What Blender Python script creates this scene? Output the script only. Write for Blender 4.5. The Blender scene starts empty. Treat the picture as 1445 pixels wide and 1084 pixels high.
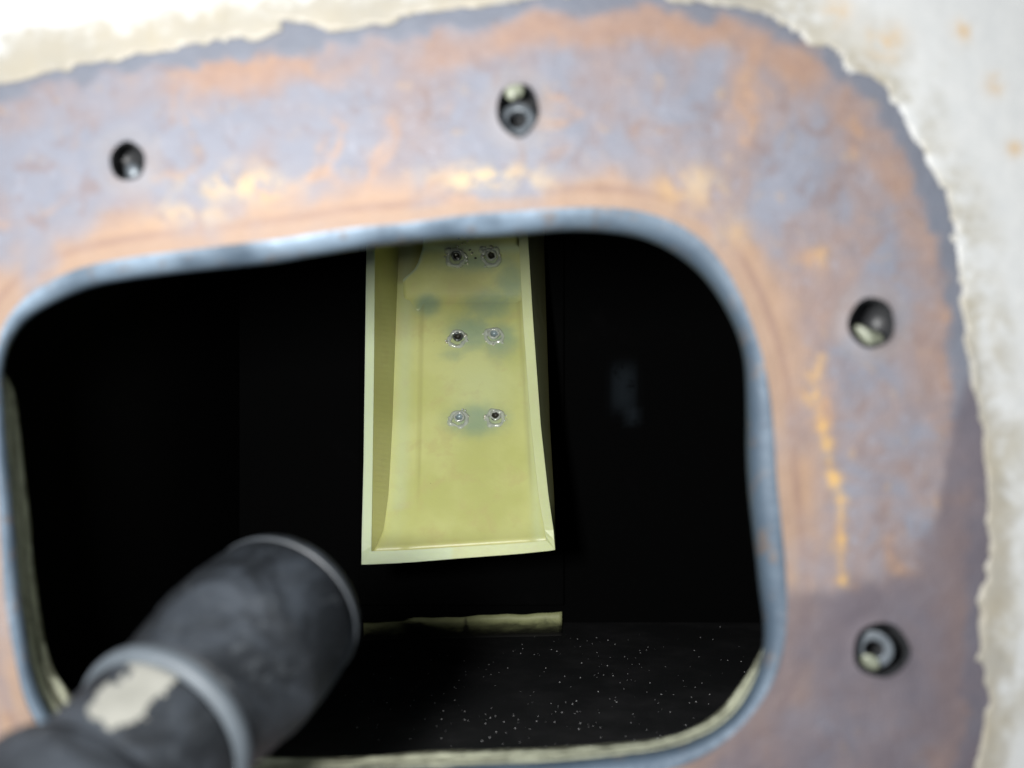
import bpy, bmesh, math, random
import numpy as np
from mathutils import Vector, Matrix
from mathutils.geometry import delaunay_2d_cdt

random.seed(7)
rng = np.random.default_rng(7)
sc = bpy.context.scene
col = sc.collection

# ------------------------------------------------------------------ camera, world, lamps
S = 0.00019            # metres per photograph pixel on the flange face
D = 0.264              # lens to flange face
cam_d = bpy.data.cameras.new("camera")
cam = bpy.data.objects.new("camera", cam_d); col.objects.link(cam)
cam.location = (0, -D, 0)
cam.rotation_euler = (math.radians(90), 0, 0)
cam_d.sensor_width = 36.0
cam_d.lens = 36.0 * D / (1445 * S)
cam_d.clip_start = 0.005
cam_d.clip_end = 50
cam_d.dof.use_dof = True
cam_d.dof.focus_distance = 0.545
cam_d.dof.aperture_fstop = 7.0
sc.camera = cam

world = bpy.data.worlds.new("World"); sc.world = world
world.use_nodes = True
bg = world.node_tree.nodes["Background"]
bg.inputs[0].default_value = (0.82, 0.90, 1.0, 1)
bg.inputs[1].default_value = 0.42

def area_lamp(name, loc, target, sx, sy, power, colr):
    l = bpy.data.lights.new(name, 'AREA'); l.shape = 'RECTANGLE'
    l.size, l.size_y, l.energy, l.color = sx, sy, power, colr
    o = bpy.data.objects.new(name, l); col.objects.link(o)
    o.location = loc
    o.rotation_euler = (Vector(target) - Vector(loc)).to_track_quat('-Z', 'Y').to_euler()
    return o
# the camera's own flash, just up and left of the lens
area_lamp("camera_flash", (-0.072, -0.262, 0.020), (-0.015, 0.25, -0.01), 0.030, 0.050, 2.5, (1.0, 0.985, 0.96))
# the daylight that falls on the flange from up and to the left
area_lamp("daylight_lamp", (-0.55, -0.55, 0.60), (-0.05, 0, 0.05), 0.5, 0.5, 3.4, (0.86, 0.93, 1.0))

sc.view_settings.view_transform = 'Standard'
sc.view_settings.look = 'None'
sc.view_settings.exposure = 0.0
sc.view_settings.gamma = 1.0
sc.view_settings.use_curve_mapping = False

# ------------------------------------------------------------------ helpers
def P(px, py, y=0.0):
    k = S * (D + y) / D
    return Vector(((px - 722.5) * k, y, (542.0 - py) * k))
def proj(v):
    k = S * (D + v.y) / D
    return v.x / k + 722.5, 542.0 - v.z / k

def mesh_obj(name, verts, faces, mat, parent=None, smooth=False, label=None, cat=None, group=None, kind=None):
    me = bpy.data.meshes.new(name)
    me.from_pydata([tuple(v) for v in verts], [], faces)
    me.update()
    bm = bmesh.new(); bm.from_mesh(me)
    bmesh.ops.recalc_face_normals(bm, faces=bm.faces)
    bm.to_mesh(me); bm.free()
    if smooth:
        for p in me.polygons: p.use_smooth = True
    o = bpy.data.objects.new(name, me); col.objects.link(o)
    if mat: me.materials.append(mat)
    if parent:
        o.parent = parent
        o.matrix_parent_inverse = Matrix.Translation(parent.location).inverted()
    tag(o, label, cat, group, kind)
    return o
def tag(o, label=None, cat=None, group=None, kind=None):
    if label: o["label"] = label
    if cat: o["category"] = cat
    if group: o["group"] = group
    if kind: o["kind"] = kind
def empty(name, loc, label, cat, group=None):
    o = bpy.data.objects.new(name, None); col.objects.link(o)
    o.location = loc; o.empty_display_size = 0.01
    tag(o, label, cat, group); return o
def attr(o, name, vals):
    a = o.data.attributes.new(name, 'FLOAT', 'POINT')
    a.data.foreach_set('value', np.asarray(vals, dtype=np.float32))
def bevel(o, w, seg=2):
    m = o.modifiers.new("bevel", 'BEVEL'); m.width = w; m.segments = seg
    m.limit_method = 'ANGLE'; m.angle_limit = math.radians(35)
def box_verts(x0, x1, y0, y1, z0, z1):
    v = [(x, y, z) for x in (x0, x1) for y in (y0, y1) for z in (z0, z1)]
    f = [(0,1,3,2), (4,6,7,5), (0,4,5,1), (2,3,7,6), (0,2,6,4), (1,5,7,3)]
    return v, f

class NT:
    def __init__(self, name, rough=0.5, spec=0.4):
        self.m = bpy.data.materials.new(name); self.m.use_nodes = True
        self.t = self.m.node_tree; self.n = self.t.nodes
        self.b = self.n["Principled BSDF"]
        self.b.inputs["Roughness"].default_value = rough
        self.b.inputs["Specular IOR Level"].default_value = spec
        self.tc = self.n.new("ShaderNodeTexCoord").outputs["Object"]
    def link(self, a, b): self.t.links.new(a, b)
    def put(self, sock, v):
        if hasattr(v, "is_output"): self.link(v, sock)
        elif isinstance(v, (tuple, list)): sock.default_value = (*v, 1.0) if len(v) == 3 and sock.type == 'RGBA' else v
        else: sock.default_value = v
    def noise(self, scale, detail=4, rough=0.6, dist=0.0, off=None, stretch=None):
        n = self.n.new("ShaderNodeTexNoise"); n.inputs["Scale"].default_value = scale
        n.inputs["Detail"].default_value = detail; n.inputs["Roughness"].default_value = rough
        n.inputs["Distortion"].default_value = dist
        mp = self.n.new("ShaderNodeMapping"); self.link(self.tc, mp.inputs[0])
        if off: mp.inputs["Location"].default_value = off
        if stretch: mp.inputs["Scale"].default_value = stretch
        self.link(mp.outputs[0], n.inputs["Vector"])
        return n.outputs["Fac"]
    def attr(self, name):
        a = self.n.new("ShaderNodeAttribute"); a.attribute_name = name; return a.outputs["Fac"]
    def math(self, op, a, b=0.0, c=0.0, clamp=False):
        m = self.n.new("ShaderNodeMath"); m.operation = op; m.use_clamp = clamp
        self.put(m.inputs[0], a); self.put(m.inputs[1], b)
        if op == 'MULTIPLY_ADD': self.put(m.inputs[2], c)
        return m.outputs[0]
    def step(self, x, lo, hi):      # smooth 0..1 ramp
        m = self.n.new("ShaderNodeMapRange"); m.interpolation_type = 'SMOOTHSTEP'
        self.put(m.inputs[0], x); m.inputs[1].default_value = lo; m.inputs[2].default_value = hi
        m.inputs[3].default_value = 0; m.inputs[4].default_value = 1
        return m.outputs[0]
    def mix(self, f, a, b, mode='MIX'):
        m = self.n.new("ShaderNodeMix"); m.data_type = 'RGBA'; m.blend_type = mode
        self.put(m.inputs[0], f); self.put(m.inputs[6], a); self.put(m.inputs[7], b)
        return m.outputs[2]
    def mul(self, a, b): return self.math('MULTIPLY', a, b)
    def color(self, c): self.put(self.b.inputs["Base Color"], c)
    def rough(self, r): self.put(self.b.inputs["Roughness"], r)
    def bump(self, h, strength, dist):
        b = self.n.new("ShaderNodeBump"); b.inputs["Strength"].default_value = strength
        b.inputs["Distance"].default_value = dist
        self.link(h, b.inputs["Height"]); self.link(b.outputs[0], self.b.inputs["Normal"])

# ------------------------------------------------------------------ outlines (photograph pixels)
def catmull(pts, n_per=8):
    pts = np.array(pts, float); n = len(pts); out = []
    for i in range(n):
        p0, p1, p2, p3 = pts[i-1], pts[i], pts[(i+1) % n], pts[(i+2) % n]
        for k in range(n_per):
            t = k / n_per
            out.append(0.5*((2*p1)+(-p0+p2)*t+(2*p0-5*p1+4*p2-p3)*t*t+(-p0+3*p1-3*p2+p3)*t**3))
    return np.array(out)
def seg_dist(q, poly, closed=True):
    a = poly; b = np.roll(poly, -1, axis=0)
    if not closed: a, b = poly[:-1], poly[1:]
    best = np.full(len(q), 1e9)
    for p0, p1 in zip(a, b):
        d = p1 - p0; L = max((d*d).sum(), 1e-9)
        t = np.clip(((q-p0) @ d)/L, 0, 1)
        r = q - p0 - t[:, None]*d
        best = np.minimum(best, (r*r).sum(1))
    return np.sqrt(best)
def inside(q, poly):
    x, y = q[:, 0], q[:, 1]; r = np.zeros(len(q), bool)
    a = poly; b = np.roll(poly, -1, axis=0)
    for (x0, y0), (x1, y1) in zip(a, b):
        c = ((y0 > y) != (y1 > y))
        if y0 != y1:
            r ^= c & (x < (x1-x0)*(y-y0)/(y1-y0)+x0)
    return r
CEN = np.array([560.0, 700.0])
def polar(poly, angs):
    """radius of a star-shaped outline at each angle"""
    d = poly - CEN; a = np.arctan2(d[:, 1], d[:, 0]); r = np.hypot(d[:, 0], d[:, 1])
    o = np.argsort(a); a, r = a[o], r[o]
    return np.interp(angs, np.r_[a-2*np.pi, a, a+2*np.pi], np.r_[r, r, r])

OUT_A = catmull([(0,470),(30,425),(70,397),(130,374),(250,354),(400,336),(550,316),(700,300),(790,293),(860,293),(920,303),(970,325),
    (1010,360),(1040,405),(1062,455),(1080,520),(1090,600),(1100,700),(1108,800),(1110,880),(1100,940),(1075,990),(1035,1035),
    (990,1068),(930,1090),(820,1102),(620,1110),(430,1114),(250,1112),(140,1092),(75,1050),(40,1000),(22,940),(8,850),(-2,740),(-10,620),(-12,540)])
OUT_B = catmull([(8,505),(30,462),(70,432),(140,404),(250,386),(380,373),(450,360),(540,347),(700,333),(800,327),(870,330),(920,341),(965,366),
    (1000,401),(1030,450),(1048,500),(1053,560),(1055,650),(1060,740),(1070,820),(1079,885),(1074,930),(1055,975),(1025,1014),(975,1044),
    (900,1062),(750,1074),(430,1086),(200,1082),(110,1046),(70,1000),(46,940),(33,850),(22,740),(12,620),(6,550)])
OUT_L = catmull([(-10,505),(10,452),(50,410),(140,380),(250,362),(400,345),(540,322),(700,308),(800,300),(870,302),(930,312),(985,340),
    (1025,380),(1055,440),(1075,500),(1082,560),(1085,650),(1090,740),(1096,820),(1092,880),(1072,925),(1045,966),(1010,1006),(960,1034),
    (900,1047),(750,1056),(600,1061),(430,1070),(220,1050),(130,1005),(92,965),(72,930),(57,860),(43,740),(30,620),(18,545)])
OUT_C = np.array([(-400,180),(-100,132),(0,116),(150,88),(300,62),(500,36),(650,14),(760,-4),(900,-14),(1050,2),(1130,34),(1190,76),(1240,122),
    (1280,180),(1310,240),(1338,300),(1355,400),(1366,500),(1380,600),(1395,700),(1396,800),(1388,900),(1393,1000),(1375,1090),(1365,1500),(1365,1700),(-400,1700)], float)
HOLES = [(181,228,25,28),(731,156,30,38),(1229,456,33,36),(1243,917,40,39)]   # centre, half-widths

NA = 300
ANG = np.linspace(-np.pi, np.pi, NA, endpoint=False)
wob = np.zeros(NA)
for k in range(3, 22):
    wob += rng.normal()*np.cos(k*ANG+rng.uniform(0, 6.3))*5.0/k
RA = polar(OUT_A, ANG) + 0.5*wob
RB = polar(OUT_B, ANG) + 0.5*np.roll(wob, 17)
RL = polar(OUT_L, ANG) + 0.35*np.roll(wob, 90)
def ring(R): return np.stack([CEN[0]+R*np.cos(ANG), CEN[1]+R*np.sin(ANG)], 1)
ringA, ringB, ringL = ring(RA), ring(RB), ring(RL)

# ------------------------------------------------------------------ materials
def mat_flange():
    t = NT("rusted_steel", 0.62, 0.35)
    dA, dC, dH = t.attr("d_inner"), t.attr("d_outer"), t.attr("d_hole")
    n1 = t.noise(26, 3, 0.55); n2 = t.noise(75, 5, 0.62, 0.4, (3, 1, 2)); n3 = t.noise(240, 4, 0.6, 0, (7, 2, 5)); n4 = t.noise(46, 4, 0.6, 0.6, (11, 5, 1))
    n5 = t.noise(900, 3, 0.6)
    dAw = t.math('MULTIPLY_ADD', t.math('SUBTRACT', n2, 0.5), 46, dA)
    dCw = t.math('MULTIPLY_ADD', t.math('SUBTRACT', n2, 0.5), 85, dC)
    grey = t.mix(n2, (0.150, 0.170, 0.215), (0.230, 0.245, 0.290))
    pink = t.mix(n3, (0.20, 0.150, 0.145), (0.27, 0.205, 0.19))
    c = t.mix(t.mul(t.step(n1, 0.46, 0.64), 0.8), grey, pink)
    # more general rusting on the right-hand side
    c = t.mix(t.mul(t.attr("warm"), t.step(n4, 0.36, 0.6)), c, t.mix(n2, (0.24, 0.15, 0.115), (0.33, 0.205, 0.14)))
    # patches of orange rust
    patch = t.step(n4, 0.57, 0.70)
    c = t.mix(t.mul(patch, 0.75), c, t.mix(n3, (0.36, 0.175, 0.075), (0.46, 0.27, 0.12)))
    # finer mottling: brown scale, ochre bloom, worn grey metal
    n6 = t.noise(125, 5, 0.68, 0.5, (9, 4, 3)); n7 = t.noise(170, 5, 0.7, 0.3, (1, 8, 2))
    c = t.mix(t.mul(t.step(n6, 0.50, 0.66), 0.55), c, (0.185, 0.115, 0.095))
    c = t.mix(t.mul(t.step(n7, 0.56, 0.72), 0.55), c, (0.40, 0.26, 0.12))
    c = t.mix(t.mul(t.math('SUBTRACT', 1.0, t.step(n7, 0.30, 0.44)), 0.6), c, (0.27, 0.29, 0.34))
    # outer margin: bare blue-grey then an orange tide line
    tide = t.mul(t.step(dCw, 16, 38), t.math('SUBTRACT', 1.0, t.step(dCw, 52, 92)))
    c = t.mix(t.mul(tide, t.math('MULTIPLY_ADD', t.step(t.noise(20, 3, 0.6, 0, (4, 9, 6)), 0.38, 0.62), 0.75, 0.1)), c, t.mix(n3, (0.24, 0.125, 0.08), (0.42, 0.235, 0.115)))
    c = t.mix(t.mul(t.math('SUBTRACT', 1.0, t.step(dCw, 12, 34)), 0.92), c, t.mix(n3, (0.085, 0.11, 0.15), (0.15, 0.175, 0.215)))
    # margin along the opening
    warm_in = t.math('SUBTRACT', 1.0, t.step(dAw, 30, 85))
    c = t.mix(t.mul(warm_in, t.step(n1, 0.36, 0.58)), c, (0.36, 0.215, 0.115))
    brown = t.mul(t.step(dA, 17, 24), t.math('SUBTRACT', 1.0, t.step(dA, 27, 38)))
    c = t.mix(t.mul(brown, t.mul(t.step(n1, 0.35, 0.62), 0.55)), c, (0.19, 0.10, 0.075))
    edge = t.math('SUBTRACT', 1.0, t.step(dA, 14, 22))
    c = t.mix(t.mul(edge, t.math('MULTIPLY_ADD', t.step(n4, 0.35, 0.6), 0.6, 0.3)), c, t.mix(n2, (0.25, 0.145, 0.09), (0.38, 0.25, 0.145)))
    # halos of clean and tan metal round the holes
    halo = t.math('SUBTRACT', 1.0, t.step(t.math('MULTIPLY_ADD', t.math('SUBTRACT', n3, 0.5), 18, dH), 12, 34))
    c = t.mix(t.mul(halo, 0.35), c, t.mix(n4, (0.24, 0.25, 0.27), (0.33, 0.27, 0.21)))
    c = t.mix(0.16, c, t.mix(n2, (0.225, 0.195, 0.195), (0.255, 0.235, 0.25)))  # pale haze over the whole face mixed into the colour
    # painted shadow at lower right, bright rust dribbles, pale scratches, specks
    c = t.mix(t.mul(t.attr("painted_shade"), 0.95), c, t.mix(n2, (0.085, 0.075, 0.095), (0.15, 0.12, 0.13)))
    st = t.mul(t.attr("streak"), t.step(n7, 0.34, 0.52))
    c = t.mix(st, c, (0.66, 0.38, 0.06))
    c = t.mix(t.mul(t.attr("pale"), t.step(n7, 0.40, 0.56)), c, (0.62, 0.45, 0.20))
    c = t.mix(t.mul(t.step(n5, 0.60, 0.72), 0.35), c, (0.09, 0.06, 0.05))
    hs = t.n.new("ShaderNodeHueSaturation"); hs.inputs["Saturation"].default_value = 0.92; t.link(c, hs.inputs["Color"])
    c = t.mix(1.0, hs.outputs[0], (0.67, 0.67, 0.69), 'MULTIPLY')
    t.color(c)
    t.rough(t.math('MULTIPLY_ADD', n2, 0.35, 0.42))
    t.bump(t.math('ADD', n7, t.math('MULTIPLY', n5, 0.4)), 0.5, 0.0009)
    return t.m
def mat_edge():
    t = NT("bare_cut_steel", 0.5, 0.35)
    n = t.noise(60, 4); n2 = t.noise(300, 4, 0.6, 0, (1, 2, 3))
    n3 = t.noise(38, 3, 0.5, 0, (6, 6, 1)); lit_top = t.attr("lit_top")
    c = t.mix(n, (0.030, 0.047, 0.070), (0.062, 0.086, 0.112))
    c = t.mix(t.mul(lit_top, t.step(n3, 0.30, 0.62)), c, t.mix(n, (0.105, 0.15, 0.205), (0.18, 0.235, 0.29)))
    c = t.mix(t.mul(t.step(t.noise(140, 4, 0.6, 0, (3, 3, 8)), 0.56, 0.70), 0.6), c, (0.12, 0.085, 0.06))
    c = t.mix(t.mul(t.step(n2, 0.58, 0.72), 0.5), c, (0.05, 0.06, 0.08))
    t.color(c); t.b.inputs["Metallic"].default_value = 0.25
    t.rough(t.math('MULTIPLY_ADD', n2, 0.3, 0.4)); t.bump(n2, 0.35, 0.0008)
    return t.m
def mat_laminate():
    t = NT("cut_laminate", 0.55, 0.4)
    v = t.attr("layer"); n = t.noise(110, 4); n2 = t.noise(500, 4)
    s = t.math('SINE', t.math('MULTIPLY_ADD', n, 7.0, t.math('MULTIPLY', v, 17.0)))
    s = t.step(s, -1.1, 0.3)
    c = t.mix(s, (0.12, 0.12, 0.085), (0.68, 0.70, 0.53))
    c = t.mix(t.mul(t.step(n2, 0.55, 0.7), 0.6), c, (0.07, 0.065, 0.05))
    t.color(c); t.bump(t.math('ADD', s, n2), 0.5, 0.0006)
    return t.m
def mat_paint():
    t = NT("old_white_paint", 0.5, 0.4)
    n1 = t.noise(30, 5, 0.6, 0.3); n2 = t.noise(160, 4); dC = t.attr("d_outer")
    c = t.mix(n2, (0.33, 0.34, 0.34), (0.42, 0.42, 0.41))
    near = t.math('SUBTRACT', 1.0, t.step(t.math('MULTIPLY_ADD', t.math('SUBTRACT', n1, 0.5), 160, t.math('MULTIPLY', dC, -1.0)), 10, 85))
    c = t.mix(t.mul(near, t.mul(t.step(t.noise(60, 5, 0.7, 0.3, (2, 7, 4)), 0.38, 0.60), 0.85)), c, t.mix(n2, (0.17, 0.145, 0.095), (0.27, 0.25, 0.19)))
    st = t.math('ADD', t.attr("stain"), t.mul(t.math('MULTIPLY', t.math('SUBTRACT', t.noise(70, 6, 0.7, 0.3, (5, 1, 7)), 0.5), 2.6), t.step(t.attr("stain"), 0.02, 0.3)))
    c = t.mix(t.mul(t.step(st, 0.15, 0.85), 0.9), c, t.mix(t.noise(45, 4, 0.6, 0, (8, 8, 2)), (0.165, 0.17, 0.165), (0.28, 0.24, 0.165)))
    c = t.mix(t.mul(t.attr("spot"), t.step(t.noise(140, 5, 0.7, 0.5, (3, 3, 3)), 0.36, 0.60)), c, (0.38, 0.25, 0.11))
    c = t.mix(t.mul(t.step(n1, 0.60, 0.78), 0.55), c, (0.27, 0.245, 0.19))
    t.color(c); t.bump(n2, 0.4, 0.0008)
    return t.m
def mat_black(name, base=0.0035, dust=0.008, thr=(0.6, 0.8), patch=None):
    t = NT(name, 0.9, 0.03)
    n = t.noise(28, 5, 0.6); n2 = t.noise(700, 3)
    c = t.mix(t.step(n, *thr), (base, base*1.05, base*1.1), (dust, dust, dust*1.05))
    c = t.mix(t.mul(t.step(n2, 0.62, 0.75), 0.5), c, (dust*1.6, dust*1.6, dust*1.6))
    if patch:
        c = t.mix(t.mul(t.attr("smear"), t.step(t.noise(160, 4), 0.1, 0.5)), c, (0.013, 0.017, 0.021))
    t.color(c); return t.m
def mat_tray():
    t = NT("yellow_green_fibreglass", 0.36, 0.45)
    n1 = t.noise(22, 4, 0.55); n2 = t.noise(70, 4, 0.6, 0.3, (2, 3, 4)); n3 = t.noise(900, 2)
    c = t.mix(t.step(n1, 0.35, 0.65), (0.61, 0.635, 0.24), (0.70, 0.725, 0.31))
    c = t.mix(t.mul(t.step(n2, 0.5, 0.7), 0.5), c, (0.62, 0.57, 0.25))
    c = t.mix(t.mul(t.step(t.math('MULTIPLY_ADD', t.math('SUBTRACT', t.noise(130, 5, 0.65, 0.4, (1, 6, 3)), 0.5), 0.5, t.attr("green")), 0.0, 1.0), 0.85), c, t.mix(n2, (0.25, 0.37, 0.25), (0.34, 0.46, 0.32)))
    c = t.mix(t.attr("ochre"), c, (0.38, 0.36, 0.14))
    c = t.mix(t.attr("pale"), c, (0.62, 0.76, 0.58))
    c = t.mix(t.mul(t.step(t.noise(420, 2, 0.4, 0, (5, 5, 5)), 0.80, 0.82), 0.8), c, (0.10, 0.09, 0.04))
    t.color(c)
    t.b.inputs["Subsurface Weight"].default_value = 0.25
    t.b.inputs["Subsurface Radius"].default_value = (0.9, 1.0, 0.35)
    t.b.inputs["Subsurface Scale"].default_value = 0.003
    t.bump(t.math('ADD', n2, t.math('MULTIPLY', n3, 0.12)), 0.3, 0.0008)
    return t.m
def mat_simple(name, c1, c2, rough=0.5, spec=0.4, metal=0.0, scale=300, bump=0.3, coat=0.0):
    t = NT(name, rough, spec)
    n = t.noise(scale, 4)
    t.color(t.mix(n, c1, c2)); t.b.inputs["Metallic"].default_value = metal
    t.b.inputs["Coat Weight"].default_value = coat
    t.bump(n, bump, 0.0006); return t.m
def mat_rubber():
    t = NT("dusty_black_rubber", 0.5, 0.35)
    n1 = t.noise(38, 5, 0.6, 0.8); n2 = t.noise(260, 4)
    c = t.mix(t.step(n1, 0.42, 0.68), (0.007, 0.0085, 0.0105), (0.024, 0.029, 0.036))
    c = t.mix(t.mul(t.step(n2, 0.55, 0.75), 0.35), c, (0.03, 0.033, 0.037))
    n3 = t.noise(90, 6, 0.75, 1.5, (4, 2, 9), (1, 1, 2.5))
    c = t.mix(t.mul(t.step(n3, 0.54, 0.70), 0.7), c, (0.048, 0.054, 0.060))
    t.color(c); t.rough(t.math('MULTIPLY_ADD', n1, 0.3, 0.38)); t.bump(t.math('ADD', n2, n3), 0.3, 0.0006)
    return t.m
def mat_resin():
    t = NT("cloudy_clear_resin", 0.12, 1.0)
    n = t.noise(600, 3)
    t.color(t.mix(n, (0.72, 0.80, 0.68), (0.95, 0.98, 0.93)))
    t.b.inputs["Transmission Weight"].default_value = 0.5
    t.b.inputs["Coat Weight"].default_value = 0.6
    t.bump(n, 0.15, 0.0006); return t.m

M_FLANGE, M_EDGE, M_LAM, M_PAINT = mat_flange(), mat_edge(), mat_laminate(), mat_paint()
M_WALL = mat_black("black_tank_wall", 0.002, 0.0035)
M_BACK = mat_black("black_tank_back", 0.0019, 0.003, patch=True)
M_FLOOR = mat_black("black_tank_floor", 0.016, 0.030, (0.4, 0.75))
M_TRAY, M_RUBBER, M_RESIN = mat_tray(), mat_rubber(), mat_resin()
M_BORE = mat_simple("dark_threaded_bore", (0.010, 0.011, 0.013), (0.05, 0.052, 0.055), 0.45, 0.5, 0.3, 200)
M_METAL = mat_simple("dull_grey_metal", (0.05, 0.06, 0.07), (0.15, 0.17, 0.19), 0.45, 0.5, 0.5, 250)
M_SCREW = mat_simple("screw_metal", (0.05, 0.055, 0.05), (0.30, 0.33, 0.33), 0.3, 0.5, 0.7, 900)
M_DARK = mat_simple("dark_screw_hollow", (0.012, 0.012, 0.010), (0.05, 0.045, 0.03), 0.4, 0.5, 0.2, 900)
M_TIP = mat_simple("pale_blue_grey_tip", (0.16, 0.21, 0.22), (0.34, 0.42, 0.44), 0.25, 0.5, 0.2, 900)
M_CHIP = mat_simple("bright_metal_chip", (0.75, 0.72, 0.6), (0.95, 0.93, 0.85), 0.3, 0.5, 0.9, 900, 0.05)
M_GLOB = mat_simple("pale_green_grey", (0.09, 0.10, 0.075), (0.26, 0.28, 0.21), 0.4, 0.5, 0.0, 300)
M_RINGP = mat_simple("grey_blue_plastic_ring", (0.035, 0.043, 0.050), (0.075, 0.09, 0.105), 0.6, 0.5, 0, 120)
M_BEZ = mat_simple("scuffed_grey_rim", (0.022, 0.026, 0.030), (0.05, 0.056, 0.063), 0.5, 0.5, 0, 150)
M_WORN = mat_simple("worn_pale_label", (0.12, 0.12, 0.105), (0.20, 0.20, 0.18), 0.6, 0.3, 0, 160)
M_SPECK = mat_simple("pale_dust", (0.22, 0.225, 0.23), (0.60, 0.60, 0.60), 0.5, 0.5, 0, 4000)

# ------------------------------------------------------------------ the tank
XL, XR, ZT, ZB, YB = -0.176, 0.176, 0.142, -0.154, 0.372
def slab(name, x0, x1, y0, y1, z0, z1, m):
    v, f = box_verts(x0, x1, y0, y1, z0, z1)
    return mesh_obj(name, v, f, m, kind='structure', label=None)
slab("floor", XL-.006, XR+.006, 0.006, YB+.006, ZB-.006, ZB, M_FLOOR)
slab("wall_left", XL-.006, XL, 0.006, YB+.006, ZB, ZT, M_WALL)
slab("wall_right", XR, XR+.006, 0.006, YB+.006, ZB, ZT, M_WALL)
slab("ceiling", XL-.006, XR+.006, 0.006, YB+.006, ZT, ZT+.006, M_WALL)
# back wall as a grid so that the pale smear can be placed
nx, nz = 90, 76
v = []; sm = []
for j in range(nz+1):
    for i in range(nx+1):
        p = Vector((XL+(XR-XL)*i/nx, YB, ZB+(ZT-ZB)*j/nz)); v.append(p)
        a, b = proj(p)
        e = math.exp(-((a-880)/17)**4-((b-548)/33)**4) + 0.9*math.exp(-((a-893)/9)**4-((b-588)/13)**4)
        sm.append(min(1, e))
f = [(j*(nx+1)+i, j*(nx+1)+i+1, (j+1)*(nx+1)+i+1, (j+1)*(nx+1)+i) for j in range(nz) for i in range(nx)]
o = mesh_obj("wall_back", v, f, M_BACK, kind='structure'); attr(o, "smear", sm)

# ------------------------------------------------------------------ flange
flange = empty("steel_flange", P(560, 1108, 0), "rusted steel flange framing the dark rounded opening, with four open bolt holes", "flange")
X0, X1, Y0, Y1 = -260, 1700, -230, 1330
pts, cons = [], []
def add_loop(loop):
    b = len(pts); n = len(loop)
    pts.extend([Vector((float(a), float(c))) for a, c in loop]); cons.extend([(b+i, b+(i+1) % n) for i in range(n)])
add_loop([(X0, Y0), (X1, Y0), (X1, Y1), (X0, Y1)])
add_loop(ringA)
hole_loops = []
for cx, cy, rx, ry in HOLES:
    th = np.linspace(0, 2*np.pi, 40, endpoint=False)
    w = 1 + 0.018*np.cos(3*th+cx) + 0.02*np.cos(5*th+cy)
    lp = np.stack([cx+rx*w*np.cos(th), cy+ry*w*np.sin(th)], 1); hole_loops.append(lp); add_loop(lp)
gx, gy = np.meshgrid(np.arange(X0+6, X1-3, 8.0), np.arange(Y0+6, Y1-3, 8.0))
g = np.stack([gx.ravel(), gy.ravel()], 1) + rng.uniform(-2, 2, (gx.size, 2))
keep = ~inside(g, ringA) & (seg_dist(g, ringA) > 4)
for lp in hole_loops: keep &= ~inside(g, lp) & (seg_dist(g, lp) > 3)
pts.extend([Vector((float(a), float(b))) for a, b in g[keep]])
cv, ce, cf, *_ = delaunay_2d_cdt(pts, cons, [], 0, 1e-5)
Q = np.array([(p.x, p.y) for p in cv]); F = np.array([tuple(x) for x in cf])
cent = Q[F].mean(1)
ok = ~inside(cent, ringA)
for lp in hole_loops: ok &= ~inside(cent, lp)
F = F[ok]
dA = seg_dist(Q, ringA)
dC = seg_dist(Q, OUT_C) * np.where(inside(Q, OUT_C), 1, -1)
dH = np.min([seg_dist(Q, lp) for lp in hole_loops], 0)
def vnoise(q, scale, seed):
    r = np.random.default_rng(seed).normal(size=(64, 64))
    u, w = q[:, 0]/scale+100, q[:, 1]/scale+100
    i, j = np.floor(u).astype(int), np.floor(w).astype(int); a, b = u-i, w-j
    a, b = a*a*(3-2*a), b*b*(3-2*b); g_ = lambda x, y: r[x % 64, y % 64]
    return (g_(i, j)*(1-a)+g_(i+1, j)*a)*(1-b)+(g_(i, j+1)*(1-a)+g_(i+1, j+1)*a)*b
relief = 0.00012*vnoise(Q, 60, 1) + 0.00008*vnoise(Q, 22, 2)
relief *= np.clip(np.minimum(dA, dH)/20, 0, 1)
lip = -0.0005*np.exp(-(dH/7)**2)         # slight burr round each hole
verts = [P(a, b, 0) + Vector((0, r, 0)) for (a, b), r in zip(Q, relief+lip)]
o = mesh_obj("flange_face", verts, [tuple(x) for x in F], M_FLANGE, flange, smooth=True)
attr(o, "d_inner", dA); attr(o, "d_outer", dC); attr(o, "d_hole", dH)
stk = np.array([(1158,505),(1150,540),(1148,565),(1160,600),(1168,640),(1175,675),(1186,700),(1188,745),(1188,790),(1190,825)], float)
blobs = [(1147,560,11),(1160,600,9),(1168,628,10),(1176,676,13),(1187,702,8),(1188,758,8),(1188,820,8),(1143,530,6)]
ds = seg_dist(Q, stk, False); s = 0.35*np.exp(-(ds/5.5)**2)
for bx, by, br in blobs: s = np.maximum(s, .85*np.exp(-(((Q[:,0]-bx)**2+(Q[:,1]-by)**2)/(.78*br)**2)))
for bx, by, br in [(1033,325,22),(1155,362,15),(950,268,16),(362,258,26)]: s = np.maximum(s, 0.22*np.exp(-(((Q[:,0]-bx)**2+(Q[:,1]-by)**2)/br**2)))
attr(o, "streak", np.clip(s*1.3, 0, 1))
pl = np.zeros(len(Q))
for bx, by, rx, ry, w in [(690,250,70,16,1),(655,258,30,9,1),(330,262,70,22,.7),(270,300,60,18,.5),(760,255,50,10,.6),(985,262,45,30,.5)]:
    pl = np.maximum(pl, w*np.exp(-((Q[:,0]-bx)/rx)**2-((Q[:,1]-by)/ry)**2))
attr(o, "pale", pl*0.7)
bnd = np.interp(Q[:, 0], [1000,1105,1180,1240,1290,1320,1345,1400,1700], [850,834,828,815,792,740,600,420,400]) + 9*vnoise(Q, 25, 5)
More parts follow.
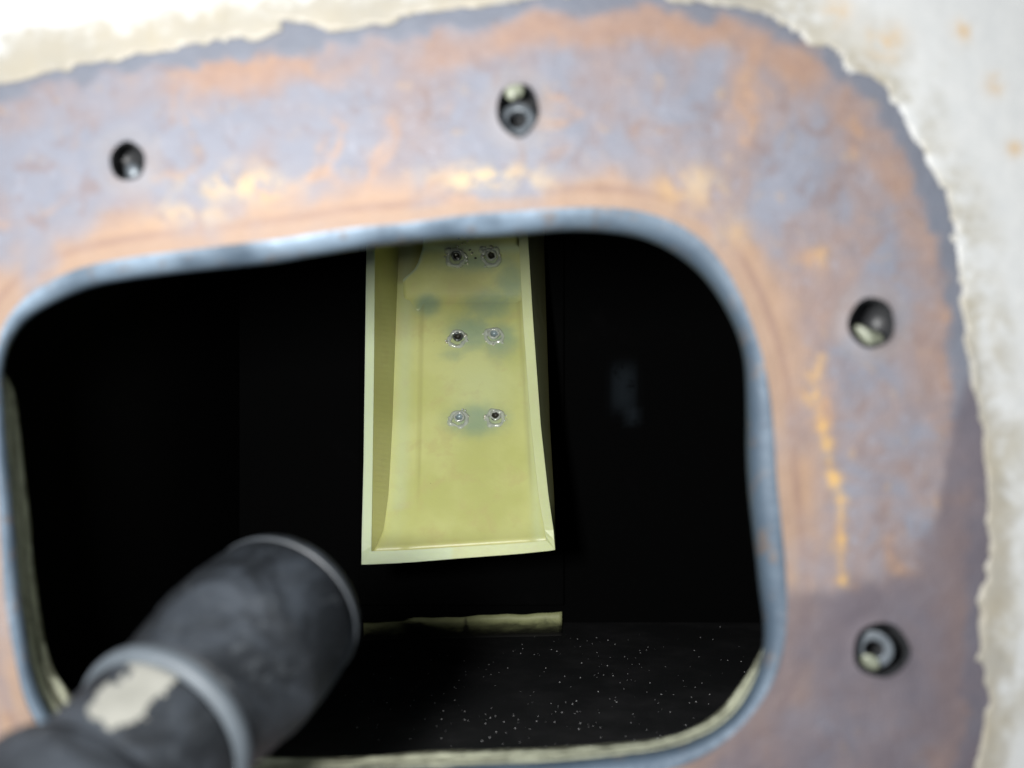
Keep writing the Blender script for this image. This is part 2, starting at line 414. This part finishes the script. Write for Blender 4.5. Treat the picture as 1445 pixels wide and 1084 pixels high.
dm = 1/(1+np.exp(-(Q[:, 1]-bnd)/7)) * np.clip((Q[:, 0]-900)/150, 0, 1)
attr(o, "painted_shade", dm*(0.86+0.1*vnoise(Q, 60, 8)))  # soft-edged shadow painted into the lower-right colour
attr(o, "warm", np.clip((Q[:, 0]-820)/180, 0, 1)*0.6)

# bare cut edge: rounded bevel from face outline to the narrowest line, then undercut
def loft(name, rings, mat, parent, layer=None, noise=0.0):
    vs, lay = [], []
    nz_ = rng.normal(size=(len(rings), NA))
    for _ in range(3): nz_ = (np.roll(nz_, 1, 1)+nz_+np.roll(nz_, -1, 1))/3
    for k, (rg, y) in enumerate(rings):
        for i, (a, b) in enumerate(rg):
            q = P(a, b, y); q.y += noise*nz_[k, i]
            vs.append(q); lay.append(k/(len(rings)-1))
    fs = [(k*NA+i, k*NA+(i+1) % NA, (k+1)*NA+(i+1) % NA, (k+1)*NA+i) for k in range(len(rings)-1) for i in range(NA)]
    ob = mesh_obj(name, vs, fs, mat, parent, smooth=True)
    attr(ob, "layer", lay); return ob
mixr = lambda t: ring(RA*(1-t)+RB*t)
rings = [(ringA, 0.0), (mixr(.12), .0001), (mixr(.35), .0006), (mixr(.6), .0015), (mixr(.8), .0030), (mixr(.93), .0055), (ringB, .0092),
         (ring(RB+2), .0105), (ring(RB+9), .0112)]
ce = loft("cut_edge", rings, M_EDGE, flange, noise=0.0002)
up = np.clip((-np.sin(ANG)-.05)/.5, 0, 1)*np.clip(1.0-(np.cos(ANG)-.35)/.5, 0.12, 1) + .35*np.clip(-np.cos(ANG), 0, 1)  # brighter light along top and left, painted into the steel
attr(ce, "lit_top", np.tile(np.clip(up, 0.08, 1), len(rings)))
lr = []
for k in range(9):
    t = k/8
    lr.append((ring((RB+4)*(1-t)+RL*t + 1.6*math.sin(k*2.4)), .0113+.019*t))
lr.append((ring(RL+60), .0313))
loft("laminate_edge", lr, M_LAM, flange, noise=0.0003)

# old paint, a raised skin with a ragged edge
gx, gy = np.meshgrid(np.arange(X0, X1+1, 7.0), np.arange(Y0, Y1+1, 7.0))
ny_, nx_ = gx.shape
G = np.stack([gx.ravel(), gy.ravel()], 1)
gC = seg_dist(G, OUT_C) * np.where(inside(G, OUT_C), 1, -1)
rag = gC + 5*vnoise(G, 60, 11) + 2.2*vnoise(G, 16, 12)*np.clip(1.2+vnoise(G, 130, 13), 0, 2.5) + 1.2*vnoise(G, 8, 14)
for cx, cy, cr, h in [(1152,22,34,46),(1120,14,22,28),(1205,80,20,26),(1192,104,10,22),(1228,88,14,20)]:
    rag -= h*np.exp(-((G[:, 0]-cx)**2+(G[:, 1]-cy)**2)/cr**2)
use = (rag < 6).reshape(ny_, nx_)
gr2 = np.gradient(gC.reshape(ny_, nx_), 7.0)
GN = np.stack([gr2[1].ravel(), gr2[0].ravel()], 1); GN /= np.maximum(np.linalg.norm(GN, axis=1, keepdims=True), 1e-6)
mv = (rag > -5); G[mv] -= np.clip(rag[mv], -5, 6)[:, None]*GN[mv]
vs, fs, idx, dcs, spots = [], [], {}, [], []
SP = [(1237,200,12),(1358,44,14),(1403,120,14),(1430,210,12),(1180,18,18),(1250,60,25),(20,210,20)]
for j in range(ny_-1):
    for i in range(nx_-1):
        if use[j, i] and use[j, i+1] and use[j+1, i] and use[j+1, i+1]:
            q = []
            for jj, ii in ((j, i), (j, i+1), (j+1, i+1), (j+1, i)):
                n = jj*nx_+ii
                if n not in idx:
                    idx[n] = len(vs); a, b = G[n]
                    h = min(1.0, max(0.12, -rag[n]/14))
                    vs.append(P(a, b, 0) + Vector((0, -0.00025-0.0002*h, 0))); dcs.append(gC[n])
                    spots.append(min(1, sum(math.exp(-((a-x)**2+(b-y)**2)/r**2) for x, y, r in SP)))
                q.append(idx[n])
            fs.append(tuple(q))
o = mesh_obj("paint_layer", vs, fs, M_PAINT, flange, smooth=True)
o["label"] = "old white paint with a ragged peeling edge"
pq = np.array([proj(w.co) for w in o.data.vertices]); dd = -np.array(dcs)
top = np.clip((330-pq[:, 1])/100, 0, 1)*np.clip((1120-pq[:, 0])/80, 0, 1)
low = np.clip((pq[:, 1]-430)/150, 0, 1)*np.clip((pq[:, 0]-1200)/100, 0, 1)
attr(o, "stain", np.clip(top*np.exp(-(dd/52)**2)*1.05 + low*np.exp(-(dd/34)**2)*.75 + .5*np.exp(-(dd/10)**2), 0, 1))
attr(o, "d_outer", dcs); attr(o, "spot", np.array(spots)*0.75)
m = o.modifiers.new("solid", 'SOLIDIFY'); m.thickness = 0.00015; m.offset = 0

# bolt holes: threaded bores with what shows inside them
for (cx, cy, rx, ry), lp in zip(HOLES, hole_loops):
    n = len(lp); prof = [(1.0, 0.0), (0.97, .0007)]
    for k in range(9): prof += [(0.93 if k % 2 else 0.85, .0012+.0011*k)]
    prof += [(0.9, .0125)]
    vs = [P(cx+(a-cx)*r, cy+(b-cy)*r, y) for r, y in prof for a, b in lp]
    fs = [(k*n+i, k*n+(i+1) % n, (k+1)*n+(i+1) % n, (k+1)*n+i) for k in range(len(prof)-1) for i in range(n)]
    fs.append(tuple((len(prof)-1)*n+i for i in range(n)))
    mesh_obj("bolt_hole", vs, fs, M_BORE, flange, smooth=True)
def lump(name, c, r, mat, parent, sq=(1, 1, 1), rough=0.15, seed=0, sub=3, rot=None):
    bm = bmesh.new(); bmesh.ops.create_icosphere(bm, subdivisions=sub, radius=1.0)
    rr = np.random.default_rng(seed); ph = rr.uniform(0, 6.28, 9); fr = rr.uniform(1.5, 4, (9, 3))
    for w in bm.verts:
        d = sum(math.sin(float(fr[i] @ np.array(w.co))+ph[i]) for i in range(9))/9
        w.co *= (1+rough*d*2)
    R = rot.to_matrix() if rot else Matrix.Identity(3)
    vs = [Vector(c) + R @ Vector((w.co.x*r*sq[0], w.co.y*r*sq[1], w.co.z*r*sq[2])) for w in bm.verts]
    fs = [tuple(w.index for w in q.verts) for q in bm.faces]; bm.free()
    return mesh_obj(name, vs, fs, mat, parent, smooth=True)
def tube_ring(name, c, axis, R, r, mat, parent, seg=24, cs=10, wob=0.0, seed=0, flat=1.0):
    axis = Vector(axis).normalized(); u = axis.orthogonal().normalized(); w = axis.cross(u)
    rr = np.random.default_rng(seed); ph = rr.uniform(0, 6.28, 6); am = rr.uniform(0.3, 1, 6)
    vs = []
    for i in range(seg):
        a = 2*math.pi*i/seg
        k = 1+wob*sum(am[q]*math.sin((q+1)*a+ph[q]) for q in range(6))/3
        k2 = 1+2.2*wob*sum(am[q]*math.sin((q+2)*a+ph[5-q]) for q in range(6))/3
        for j in range(cs):
            b = 2*math.pi*j/cs
            vs.append(Vector(c)+(u*math.cos(a)+w*math.sin(a))*(R*k+r*k2*math.cos(b))+axis*(r*k2*flat*math.sin(b)))
    fs = [(i*cs+j, ((i+1) % seg)*cs+j, ((i+1) % seg)*cs+(j+1) % cs, i*cs+(j+1) % cs) for i in range(seg) for j in range(cs)]
    return mesh_obj(name, vs, fs, mat, parent, smooth=True)
px = S
lump("stud_end", P(188, 243, .004), 12*px, M_METAL, flange, (1, .7, 1.1), .1, 3)
lump("pale_glob", P(724, 126, .0010), 12*px, M_GLOB, flange, (1.0, .5, 1.15), .35, 4)
# collar of a nut seen off-centre behind the second hole
def disc(name, c, axis, r_out, r_in, th, mat, parent, seg=32):
    axis = Vector(axis).normalized(); u = axis.orthogonal().normalized(); w = axis.cross(u); vs = []
    for r, h in ((r_in, 0), (r_out, 0), (r_out, th), (r_in, th)):
        for i in range(seg):
            a = 2*math.pi*i/seg; vs.append(Vector(c)+(u*math.cos(a)+w*math.sin(a))*r+axis*h)
    fs = [(k*seg+i, k*seg+(i+1) % seg, ((k+1) % 4)*seg+(i+1) % seg, ((k+1) % 4)*seg+i) for k in range(4) for i in range(seg)]
    ob = mesh_obj(name, vs, fs, mat, parent); bevel(ob, 0.0004); return ob
disc("nut_collar", P(730, 168, .0045), (0.1, 1, -.2), 25*px, 14*px, .003, M_METAL, flange)
lump("pale_glob", P(1224, 476, .0065), 15*px, M_GLOB, flange, (1.5, .6, .8), .35, 6, rot=Matrix.Rotation(math.radians(25), 3, 'Y').to_quaternion())  # added lump stands for light reflected off the thread
disc("nut_collar", P(1233, 917, .0035), (0.35, 1, 0.05), 27*px, 13*px, .003, M_METAL, flange)
lump("pale_glob", P(1229, 934, .0030), 12*px, M_GLOB, flange, (1.1, .5, .9), .4, 8)

# ------------------------------------------------------------------ tray
tray = empty("plastic_tray", P(648, 797, .26), "yellow-green moulded plastic tray with six screw tips, lit inside the dark opening", "tray")
NS = 70
tt = np.linspace(0, 1, NS)
pyL = 778 + (250-778)*tt; pyR = 763 + (250-763)*tt       # bottom inner line to the top
yr = 0.238 + 0.072*tt                                     # rim depth
yf = yr + np.interp(tt, [0, .04, .5, .68, 1], [.0035, .007, .034, .047, .062])
I = lambda py, xs, ys: np.interp(py, xs, ys)
Lo = I(pyL, [250, 345, 500, 650, 797], [519, 517, 515, 513, 509.5])
Li = I(pyL, [250, 345, 500, 650, 778], [530, 529, 528, 526, 524])
Lf = I(pyL, [250, 345, 430, 500, 600, 700, 750, 778], [568, 566, 563, 561, 558, 553, 546, 531])
Ro = I(pyR, [250, 335, 450, 600, 700, 778], [740, 745, 752, 763, 774, 785.5])
Ri = I(pyR, [250, 335, 450, 600, 700, 763], [728, 732, 738, 749, 760, 771])
Rb = I(pyR, [250, 345, 450, 600, 700, 778], [768, 768, 771, 776, 782, 785])
Rf = np.maximum(Rb - 14, Ri + 3)
# side walls and bottom lip are one moulding, swept round the three sides
secs = []; NB = 40
for k in range(NS-1, -1, -1):
    a = pyL[k]; ao = a + (797-778)*max(0, 1-tt[k]/.03)
    secs.append([P(Lo[k], ao, yr[k]), P(Li[k], a, yr[k]+.0002), P(Li[k]+.6, a, yr[k]+.0016), P(Lf[k]-1, a, yf[k]+.001), P(Lf[k]-13, a, yf[k]+.003)])
lip_at = len(secs)
for i in range(1, NB):
    u = i/NB; wv = 2.2*math.sin(math.pi*u)+.5*math.sin(9*u)
    xo, yo = 509.5+276*u, 797-21*u+wv; xi, yi = 524+247*u, 778-15*u+.7*wv; y = yr[0]
    secs.append([P(xo, yo, y), P(xi, yi, y+.0002), P(xi, yi, y+.0016), P(xi, yi, yf[0]+.004), P(xo, yo-1, yf[0]+.005)])
lip_end = len(secs)
for k in range(NS):
    b = pyR[k]; bo = b + (776-763)*max(0, 1-tt[k]/.03)
    secs.append([P(Ro[k], bo, yr[k]), P(Ri[k], b, yr[k]+.0002), P(Ri[k]-.2, b, yr[k]+.0016), P(Rf[k]-2, b, yf[k]+.001), P(Rb[k], b, yf[k]+.003)])
vs = [p for q in secs for p in q]; n = len(secs)
fs = [(k*5+i, k*5+(i+1) % 5, (k+1)*5+(i+1) % 5, (k+1)*5+i) for k in range(n-1) for i in range(5)]
fs += [(0, 1, 2, 3, 4), tuple((n-1)*5+i for i in range(5))]
o = mesh_obj("rim_wall", vs, fs, M_TRAY, tray); bevel(o, .0007, 3)
attr(o, "green", np.zeros(n*5))
attr(o, "ochre", [0 if i % 5 < 2 else (.45 if i//5 < lip_at else .7) for i in range(n*5)])  # shade on the wall faces behind the rim tinted into the colour
attr(o, "pale", [(.65 if i//5 < lip_at+18 else .35) if i % 5 < 2 else 0.0 for i in range(n*5)])
# sloping floor with soft fillets along both sides
NU = 60; vs, gr, oc, pa = [], [], [], []
GREEN = [(603,430,20,18,.9),(690,430,38,26,.8),(720,398,24,36,.75),(665,470,38,28,.85),(705,480,30,28,.8),(640,500,22,12,.5),(672,592,44,25,.85),(652,600,30,18,.6),(700,590,27,22,.5)]
def stains(a, b):
    g_ = 0
    for x, y, rx, ry, w in GREEN: g_ = max(g_, w*math.exp(-(((a-x)/rx)**2+((b-y)/ry)**2)**1.5))
    return min(1, g_)
for k in range(NS):
    for i in range(NU+1):
        u = i/NU; a = Lf[k]-2 + (Rf[k]+2-Lf[k])*u; b = pyL[k]+(pyR[k]-pyL[k])*u
        dep = tt[k]
        hl = max(0, 1-u/.17); hr = max(0, 1-(1-u)/.14)
        h = min((yf[k]-yr[k])*.35, .012)*(.22*hl**1.6+.3*hr**1.6)
        a += hl*(-2 - (Lf[k]-Li[k])*min(1, h/(yf[k]-yr[k])))
        pad = .0006/(1+math.exp(-(min(u-.17, .91-u))*120))
        vs.append(P(a, b, yf[k]-h-pad))
        gr.append(stains(a, b))
        line = (math.exp(-((a-592+(b-600)*.02)/2.6)**2)+.9*math.exp(-((a-(744+(b-600)*.07))/3.0)**2))*max(0, min(1, (715-b)/60))
        oc.append(min(1, .45*line + .55*math.exp(-((a-655)/30)**2-((b-400)/28)**2) + .4*math.exp(-((b-772)/14)**2) + (.7 if a < 604 and b < 402 else 0)))  # last term paints the shade of the deep notch beside the block
        pa.append(.28*math.exp(-((u-.07)/.05)**2)*(1 if b < 720 else .4) + .22*math.exp(-((b-545)/50)**2-((a-680)/50)**2) + .3*math.exp(-((u-.95)/.04)**2))
fs = [(k*(NU+1)+i, k*(NU+1)+i+1, (k+1)*(NU+1)+i+1, (k+1)*(NU+1)+i) for k in range(NS-1) for i in range(NU)]
o = mesh_obj("tray_floor", vs, fs, M_TRAY, tray, smooth=True)
attr(o, "green", gr); attr(o, "ochre", oc); attr(o, "pale", np.clip(pa, 0, 1))
m = o.modifiers.new("solid", 'SOLIDIFY'); m.thickness = 0.003; m.offset = -1 if o.data.polygons[0].normal.y < 0 else 1
# upper block standing proud of the floor
def floor_at(a, b):
    u = np.clip((a-Lf)/(Rf-Lf), 0, 1); bk = pyL+(pyR-pyL)*u
    return float(np.interp(b, bk[::-1], yf[::-1]))
def floor_y(py): return float(np.interp(py, pyL[::-1], yf[::-1]))
bl = [(571,428),(569,410),(568.5,394),(576,388),(584,381),(590,371),(594,358),(597,345),(600,262),(738,262),(740,360),(741,405),(738,428)]
def block_front(a, b):
    fb, f0 = floor_at(a, b), floor_at(a, 424)
    k = max(0, (440-b)/5)
    return min(fb-.0001-.0006*min(1, k/3), f0+.15*(fb-f0)-.0006) if b < 424 else fb-.0001-.0006*min(1, k/3)
NV = 34; vs = []; gr, oc, pa = [], [], []
def block_x(b):
    xl = float(np.interp(b, [262,345,358,371,381,388,394,410,432], [600,597,594,590,584,576,568.5,569,571]))
    xr = float(np.interp(b, [262,345,352,362,432], [728,730,738,742,741])); return xl, xr
NW = 30
for k in range(NV+1):
    b = 440 + (270-440)*k/NV; xl, xr = block_x(b)
    for i in range(NW+1):
        a = xl+(xr-xl)*i/NW
        front = block_front(a, b)
        vs.append(P(a, b, front))
        gr.append(max(stains(a, b), .9*math.exp(-((a-672)/58)**2-((b-370)/15)**2)))
        oc.append(.5*math.exp(-((a-655)/34)**2-((b-402)/24)**2))
        pa.append(min(1, .65*math.exp(-((b-350)/7)**2) + 1.0*math.exp(-((a-xl)/3.0)**2)*(1 if b < 397 else .1)))
base = len(vs)
for k in range(NV+1):
    b = 440 + (270-440)*k/NV; xl, xr = block_x(b)
    back = floor_y(b)+.003
    for a in (xl+2, xr-2): vs.append(P(a, b, back)); gr.append(0); oc.append(.4); pa.append(0)
fs = [(k*(NW+1)+i, k*(NW+1)+i+1, (k+1)*(NW+1)+i+1, (k+1)*(NW+1)+i) for k in range(NV) for i in range(NW)]
for k in range(NV):
    fs.append((k*(NW+1), (k+1)*(NW+1), base+2*(k+1), base+2*k))
    fs.append((k*(NW+1)+NW, base+2*k+1, base+2*(k+1)+1, (k+1)*(NW+1)+NW))
    fs.append((base+2*k, base+2*(k+1), base+2*(k+1)+1, base+2*k+1))
fs.append(tuple(list(range(NW+1))+[base+1, base]))
fs.append(tuple(list(range(NV*(NW+1), NV*(NW+1)+NW+1))+[base+2*NV+1, base+2*NV]))
o = mesh_obj("raised_block", vs, fs, M_TRAY, tray)
for i, p in enumerate(o.data.polygons): p.use_smooth = i < NV*NW
attr(o, "green", gr); attr(o, "ochre", oc); attr(o, "pale", pa)

# six screw tips bedded in blobs of resin
BF = floor_y(416)-.0016
SCREWS = [(644,362,'dark'),(693,361,'hollow'),(646,477,'dark'),(697,473,'pale'),(648,590,'blue'),(699,588,'hollow')]
for q, (a, b, kind) in enumerate(SCREWS):
    y0 = (block_front(a, b)-.0002 if b < 400 else floor_at(a, b)-.0006)
    sc_ = S*(D+y0)/D
    nrm = Vector((0.02, -1, .55 if b > 400 else .06)).normalized()
    c = P(a, b, y0)
    c = c + nrm*.0011
    # screw tip: short threaded stub with a hollow end
    R0 = {'dark': 6.5, 'hollow': 7.0, 'pale': 7.5, 'blue': 7.0}[kind]*sc_; seg = 20; prof = []
    for k in range(6): prof.append((R0*(1.0 if k % 2 else .86), .0005*k-.0022))
    top = prof[-1][1]
    prof += [(R0*.8, top+.0003), (R0*.62, top+.0001), (R0*.52, top-.0010), (0.0, top-.0014)]
    u = nrm.orthogonal().normalized(); w = nrm.cross(u); vs = []
    for r, h in prof[:-1]:
        for i in range(seg):
            t = 2*math.pi*i/seg; vs.append(c+(u*math.cos(t)+w*math.sin(t))*r+nrm*h)
    vs.append(c+nrm*prof[-1][1]); ap = len(vs)-1; np_ = len(prof)-1
    fs = [(k*seg+i, k*seg+(i+1) % seg, (k+1)*seg+(i+1) % seg, (k+1)*seg+i) for k in range(np_-1) for i in range(seg)]
    fs += [((np_-1)*seg+i, (np_-1)*seg+(i+1) % seg, ap) for i in range(seg)]
    st = mesh_obj("screw_tip", vs, fs, {'dark': M_DARK, 'hollow': M_DARK, 'pale': M_TIP, 'blue': M_TIP}[kind], tray, smooth=True)
    def sub(ob):
        ob.parent = st; ob.matrix_parent_inverse = Matrix.Identity(4); return ob
    sub(tube_ring("resin_collar", c-nrm*.0006-Vector((0, 0, 2.5*sc_)), nrm, 11.8*sc_, 3.2*sc_, M_RESIN, tray, 48, 10, .17, 20+q, .9))
    sub(tube_ring("tip_rim", c+nrm*(top+.0001), nrm, R0*.9, R0*.26, M_SCREW if kind == 'dark' else M_RESIN, tray, 22, 6, .12, 40+q))
    for k in range(10 if kind != 'dark' else 16):        # broken resin crumbs round the tip
        t = rng.uniform(0, 6.28); rad = rng.uniform(10, 17)*sc_
        sub(lump("resin_crumb", c+(u*math.cos(t)+w*math.sin(t))*rad-Vector((0, 0, 3*sc_)), rng.uniform(1.2, 2.8)*sc_, M_CHIP if k % 3 == 0 else M_RESIN, tray, (1, .7, 1), .35, 60+20*q+k, 1))
for k in range(26):        # swarf on the block round the upper left screw
    a, b = rng.normal(652, 9), rng.normal(352, 10)
    lump("swarf", P(a, b, block_front(a, b)-.0005), rng.uniform(.8, 1.9)*.00041, M_CHIP if k % 4 else M_DARK, tray, (1.3, .8, 1), .5, 200+k, 1)
lump("resin_drop", P(633, 355, block_front(633, 355)-.0006), 6*.00041, M_RESIN, tray, (1, .6, 1), .15, 300, 2)
lump("resin_drop", P(681, 353, block_front(681, 353)-.0006), 5*.00041, M_RESIN, tray, (1.2, .5, 1.2), .15, 301, 2)

# dark backing panel below the tray and the pale strip at its foot
v0, v1 = P(506, 800, .366), P(796, 800, .366)
vv, ff = box_verts(v0.x, v1.x, .3665, YB-.0005, ZB+.012, 0.13)
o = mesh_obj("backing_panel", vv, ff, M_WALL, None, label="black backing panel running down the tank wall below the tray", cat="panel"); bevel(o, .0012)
def mat_strip():
    t = NT("grimy_fibreglass_strip", 0.5, 0.35)
    g_ = t.attr("grime_fade"); n = t.noise(90, 5, 0.65, 0.4); n2 = t.noise(420, 4)
    k = t.step(t.math('MULTIPLY_ADD', t.math('SUBTRACT', n, 0.5), 0.9, g_), 0.25, 0.85)
    c = t.mix(n2, (0.29, 0.31, 0.14), (0.40, 0.42, 0.23))
    c = t.mix(k, c, (0.012, 0.012, 0.011)); t.color(c); t.bump(n2, 0.4, 0.0008); return t.m
NX = 60; vs, gm = [], []
for i in range(NX+1):
    u = i/NX; a = 513+(793-513)*u
    yt = 876+(864-876)*u + .8*math.sin(17*u)+.5*math.sin(41*u)
    yb = 903 - 6*u
    for k in range(7):
        w = k/6; b = yt+(yb-yt)*w
        y = min(.3655-.0005*k, (ZB+.0030-.0029*w)/((542-b)*S/D) - D)
        vs.append(P(a, b, y)); gg = w*1.05 + .55*math.exp(-((u-.17-.25*w)/.07)**2)*min(1, w*3+.2) + .6*math.exp(-((a-657)/3)**2)*.8  # light falling off and grime, painted together as darkening toward the front
        gm.append(gg)
fs = [(i*7+k, (i+1)*7+k, (i+1)*7+k+1, i*7+k+1) for i in range(NX) for k in range(6)]
o = mesh_obj("fibreglass_strip", vs, fs, mat_strip(), None, smooth=True, label="pale grimy fibreglass strip on the tank floor under the tray", cat="strip")
attr(o, "grime_fade", gm); m = o.modifiers.new("solid", 'SOLIDIFY'); m.thickness = 0.003; m.offset = -1 if o.data.polygons[0].normal.y < 0 else 1

# ------------------------------------------------------------------ torch
C2 = Vector((-.0640, .015, -.0634)); C1 = Vector((-.0803, -.035, -.0804))
ax = (C1-C2).normalized(); tu = ax.orthogonal().normalized(); tw = ax.cross(tu)
torch = empty("torch", C2+ax*.03, "dusty black rubber torch with a pale ring, poking into the lower left of the opening", "torch")
def lathe(name, prof, mat, parent, seg=72):
    vs = []
    for d, r in prof:
        for i in range(seg):
            t = 2*math.pi*i/seg
            vs.append(C2+ax*d*.001+(tu*math.cos(t)+tw*math.sin(t))*r*(.001 if d > 50 else .00096))
    fs = [(k*seg+i, k*seg+(i+1) % seg, (k+1)*seg+(i+1) % seg, (k+1)*seg+i) for k in range(len(prof)-1) for i in range(seg)]
    ob = mesh_obj(name, vs, fs, mat, parent, smooth=True); return ob
hd = lathe("head", [(3, 0.1), (3, 19.5), (-2.4, 20.0), (-3, 20.8), (-2.8, 21.8), (-1.6, 23.0), (0.5, 23.8), (2.0, 24.1), (2.4, 23.7), (3.2, 23.6), (3.6, 24.0), (9, 24.7), (18, 25.2), (27, 25.1), (30, 24.8), (31, 24.2), (38, 23.3), (44, 22.3), (50, 21.6), (53.5, 21.2), (54, 19)], M_RUBBER, torch)
lathe("bezel_rim", [(1.9, 23.4), (2.05, 24.15), (2.4, 24.3), (3.0, 24.15), (3.2, 23.4)], M_BEZ, torch)
lathe("collar_ring", [(54, 19), (53.8, 21.6), (54.6, 22.2), (56.5, 22.3), (58, 21.9), (58.6, 21.0), (58.8, 18)], M_RINGP, torch)
body_prof = [(58.5, 18), (59, 20.2), (61, 20.4), (66, 20.0), (72, 19.8), (80, 19.4), (84, 18.6), (86, 17)]
lathe("barrel", body_prof, M_RUBBER, torch)
lathe("grip", [(82, 16), (82.4, 20.5), (83.6, 22.6), (86, 23.4), (96, 23.6), (120, 22.2), (150, 22), (152, 21), (153, 17), (153, 0.1)], M_RUBBER, torch)
poly = np.array([(126,1004),(136,982),(164,962),(180,942),(205,928),(238,924),(270,934),(262,952),(240,968),(222,988),(208,1006),(186,1024),(152,1028),(132,1020)], float)
vs, fs, idd = [], [], {}
nd, nt = 110, 620
bp = np.array(body_prof)
cand, key = [], []
for i in range(nd):
    d = 59.3+(86-59.3)*i/(nd-1); r = float(np.interp(d, bp[:, 0], bp[:, 1]))+.18
    for j in range(nt):
        t = 2*math.pi*j/nt; rad = tu*math.cos(t)+tw*math.sin(t); p = C2+ax*d*.001+rad*r*.001
        if rad.dot(cam.location-p) > 0: cand.append(p); key.append((i, j))
q = np.array([proj(p) for p in cand])
q = q + np.stack([4*vnoise(q, 13, 31)+2*vnoise(q, 5, 32), 4*vnoise(q, 14, 33)+2*vnoise(q, 5, 34)], 1)
for p, k, w in zip(cand, key, inside(q, poly)):
    if w: idd[k] = len(vs); vs.append(p)
for (i, j) in list(idd):
    q = [(i, j), (i+1, j), (i+1, (j+1) % nt), (i, (j+1) % nt)]
    if all(k in idd for k in q): fs.append(tuple(idd[k] for k in q))
if fs:
    mesh_obj("worn_label", vs, fs, M_WORN, torch, smooth=True)["label"] = "worn pale patch of a label"

# ------------------------------------------------------------------ dust on the tank floor
vs, fs = [], []
def speck(a, b, r):
    dz = ZB; k = (542-b)*S/D
    if k >= 0: return
    y = dz/k - D
    if not (.05 < y < .36): return
    p = P(a, b, y); n = len(vs)
    for e in ((1,0,0),(-1,0,0),(0,1,0),(0,-1,0),(0,0,1),(0,0,-.3)): vs.append(p+Vector(e)*r*random.uniform(.7, 1.3))
    fs.extend([(n+i, n+j, n+k2) for i, j, k2 in ((0,2,4),(2,1,4),(1,3,4),(3,0,4),(2,0,5),(1,2,5),(3,1,5),(0,3,5))])
for a, b, s_ in [(690,938,1),(693,952,1),(815,902,.9),(778,917,1),(808,994,1.5),(870,991,1.3),(691,1041,1.1),(680,1046,1),(727,1028,1.1),(819,1021,1.1),(711,1019,.9),
                 (1016,885,1.2),(1027,932,.9),(939,941,.9),(973,992,1.1),(981,970,.8),(886,951,.8),(579,1043,.9),(546,992,.8),(533,1023,.7),(657,948,.8),(805,901,.7)]:
    speck(a, b, .00036*s_)
for _ in range(420):
    a, b = rng.uniform(480, 1070), rng.uniform(893, 1062)
    if rng.random() < .25+.75*math.exp(-((a-830)/190)**2): speck(a, b, .00021*min(1.9, math.exp(rng.normal(0, .5))))
mesh_obj("dust_specks", vs, fs, M_SPECK, None, kind='stuff', label="pale specks of dust scattered on the black tank floor", cat="dust")
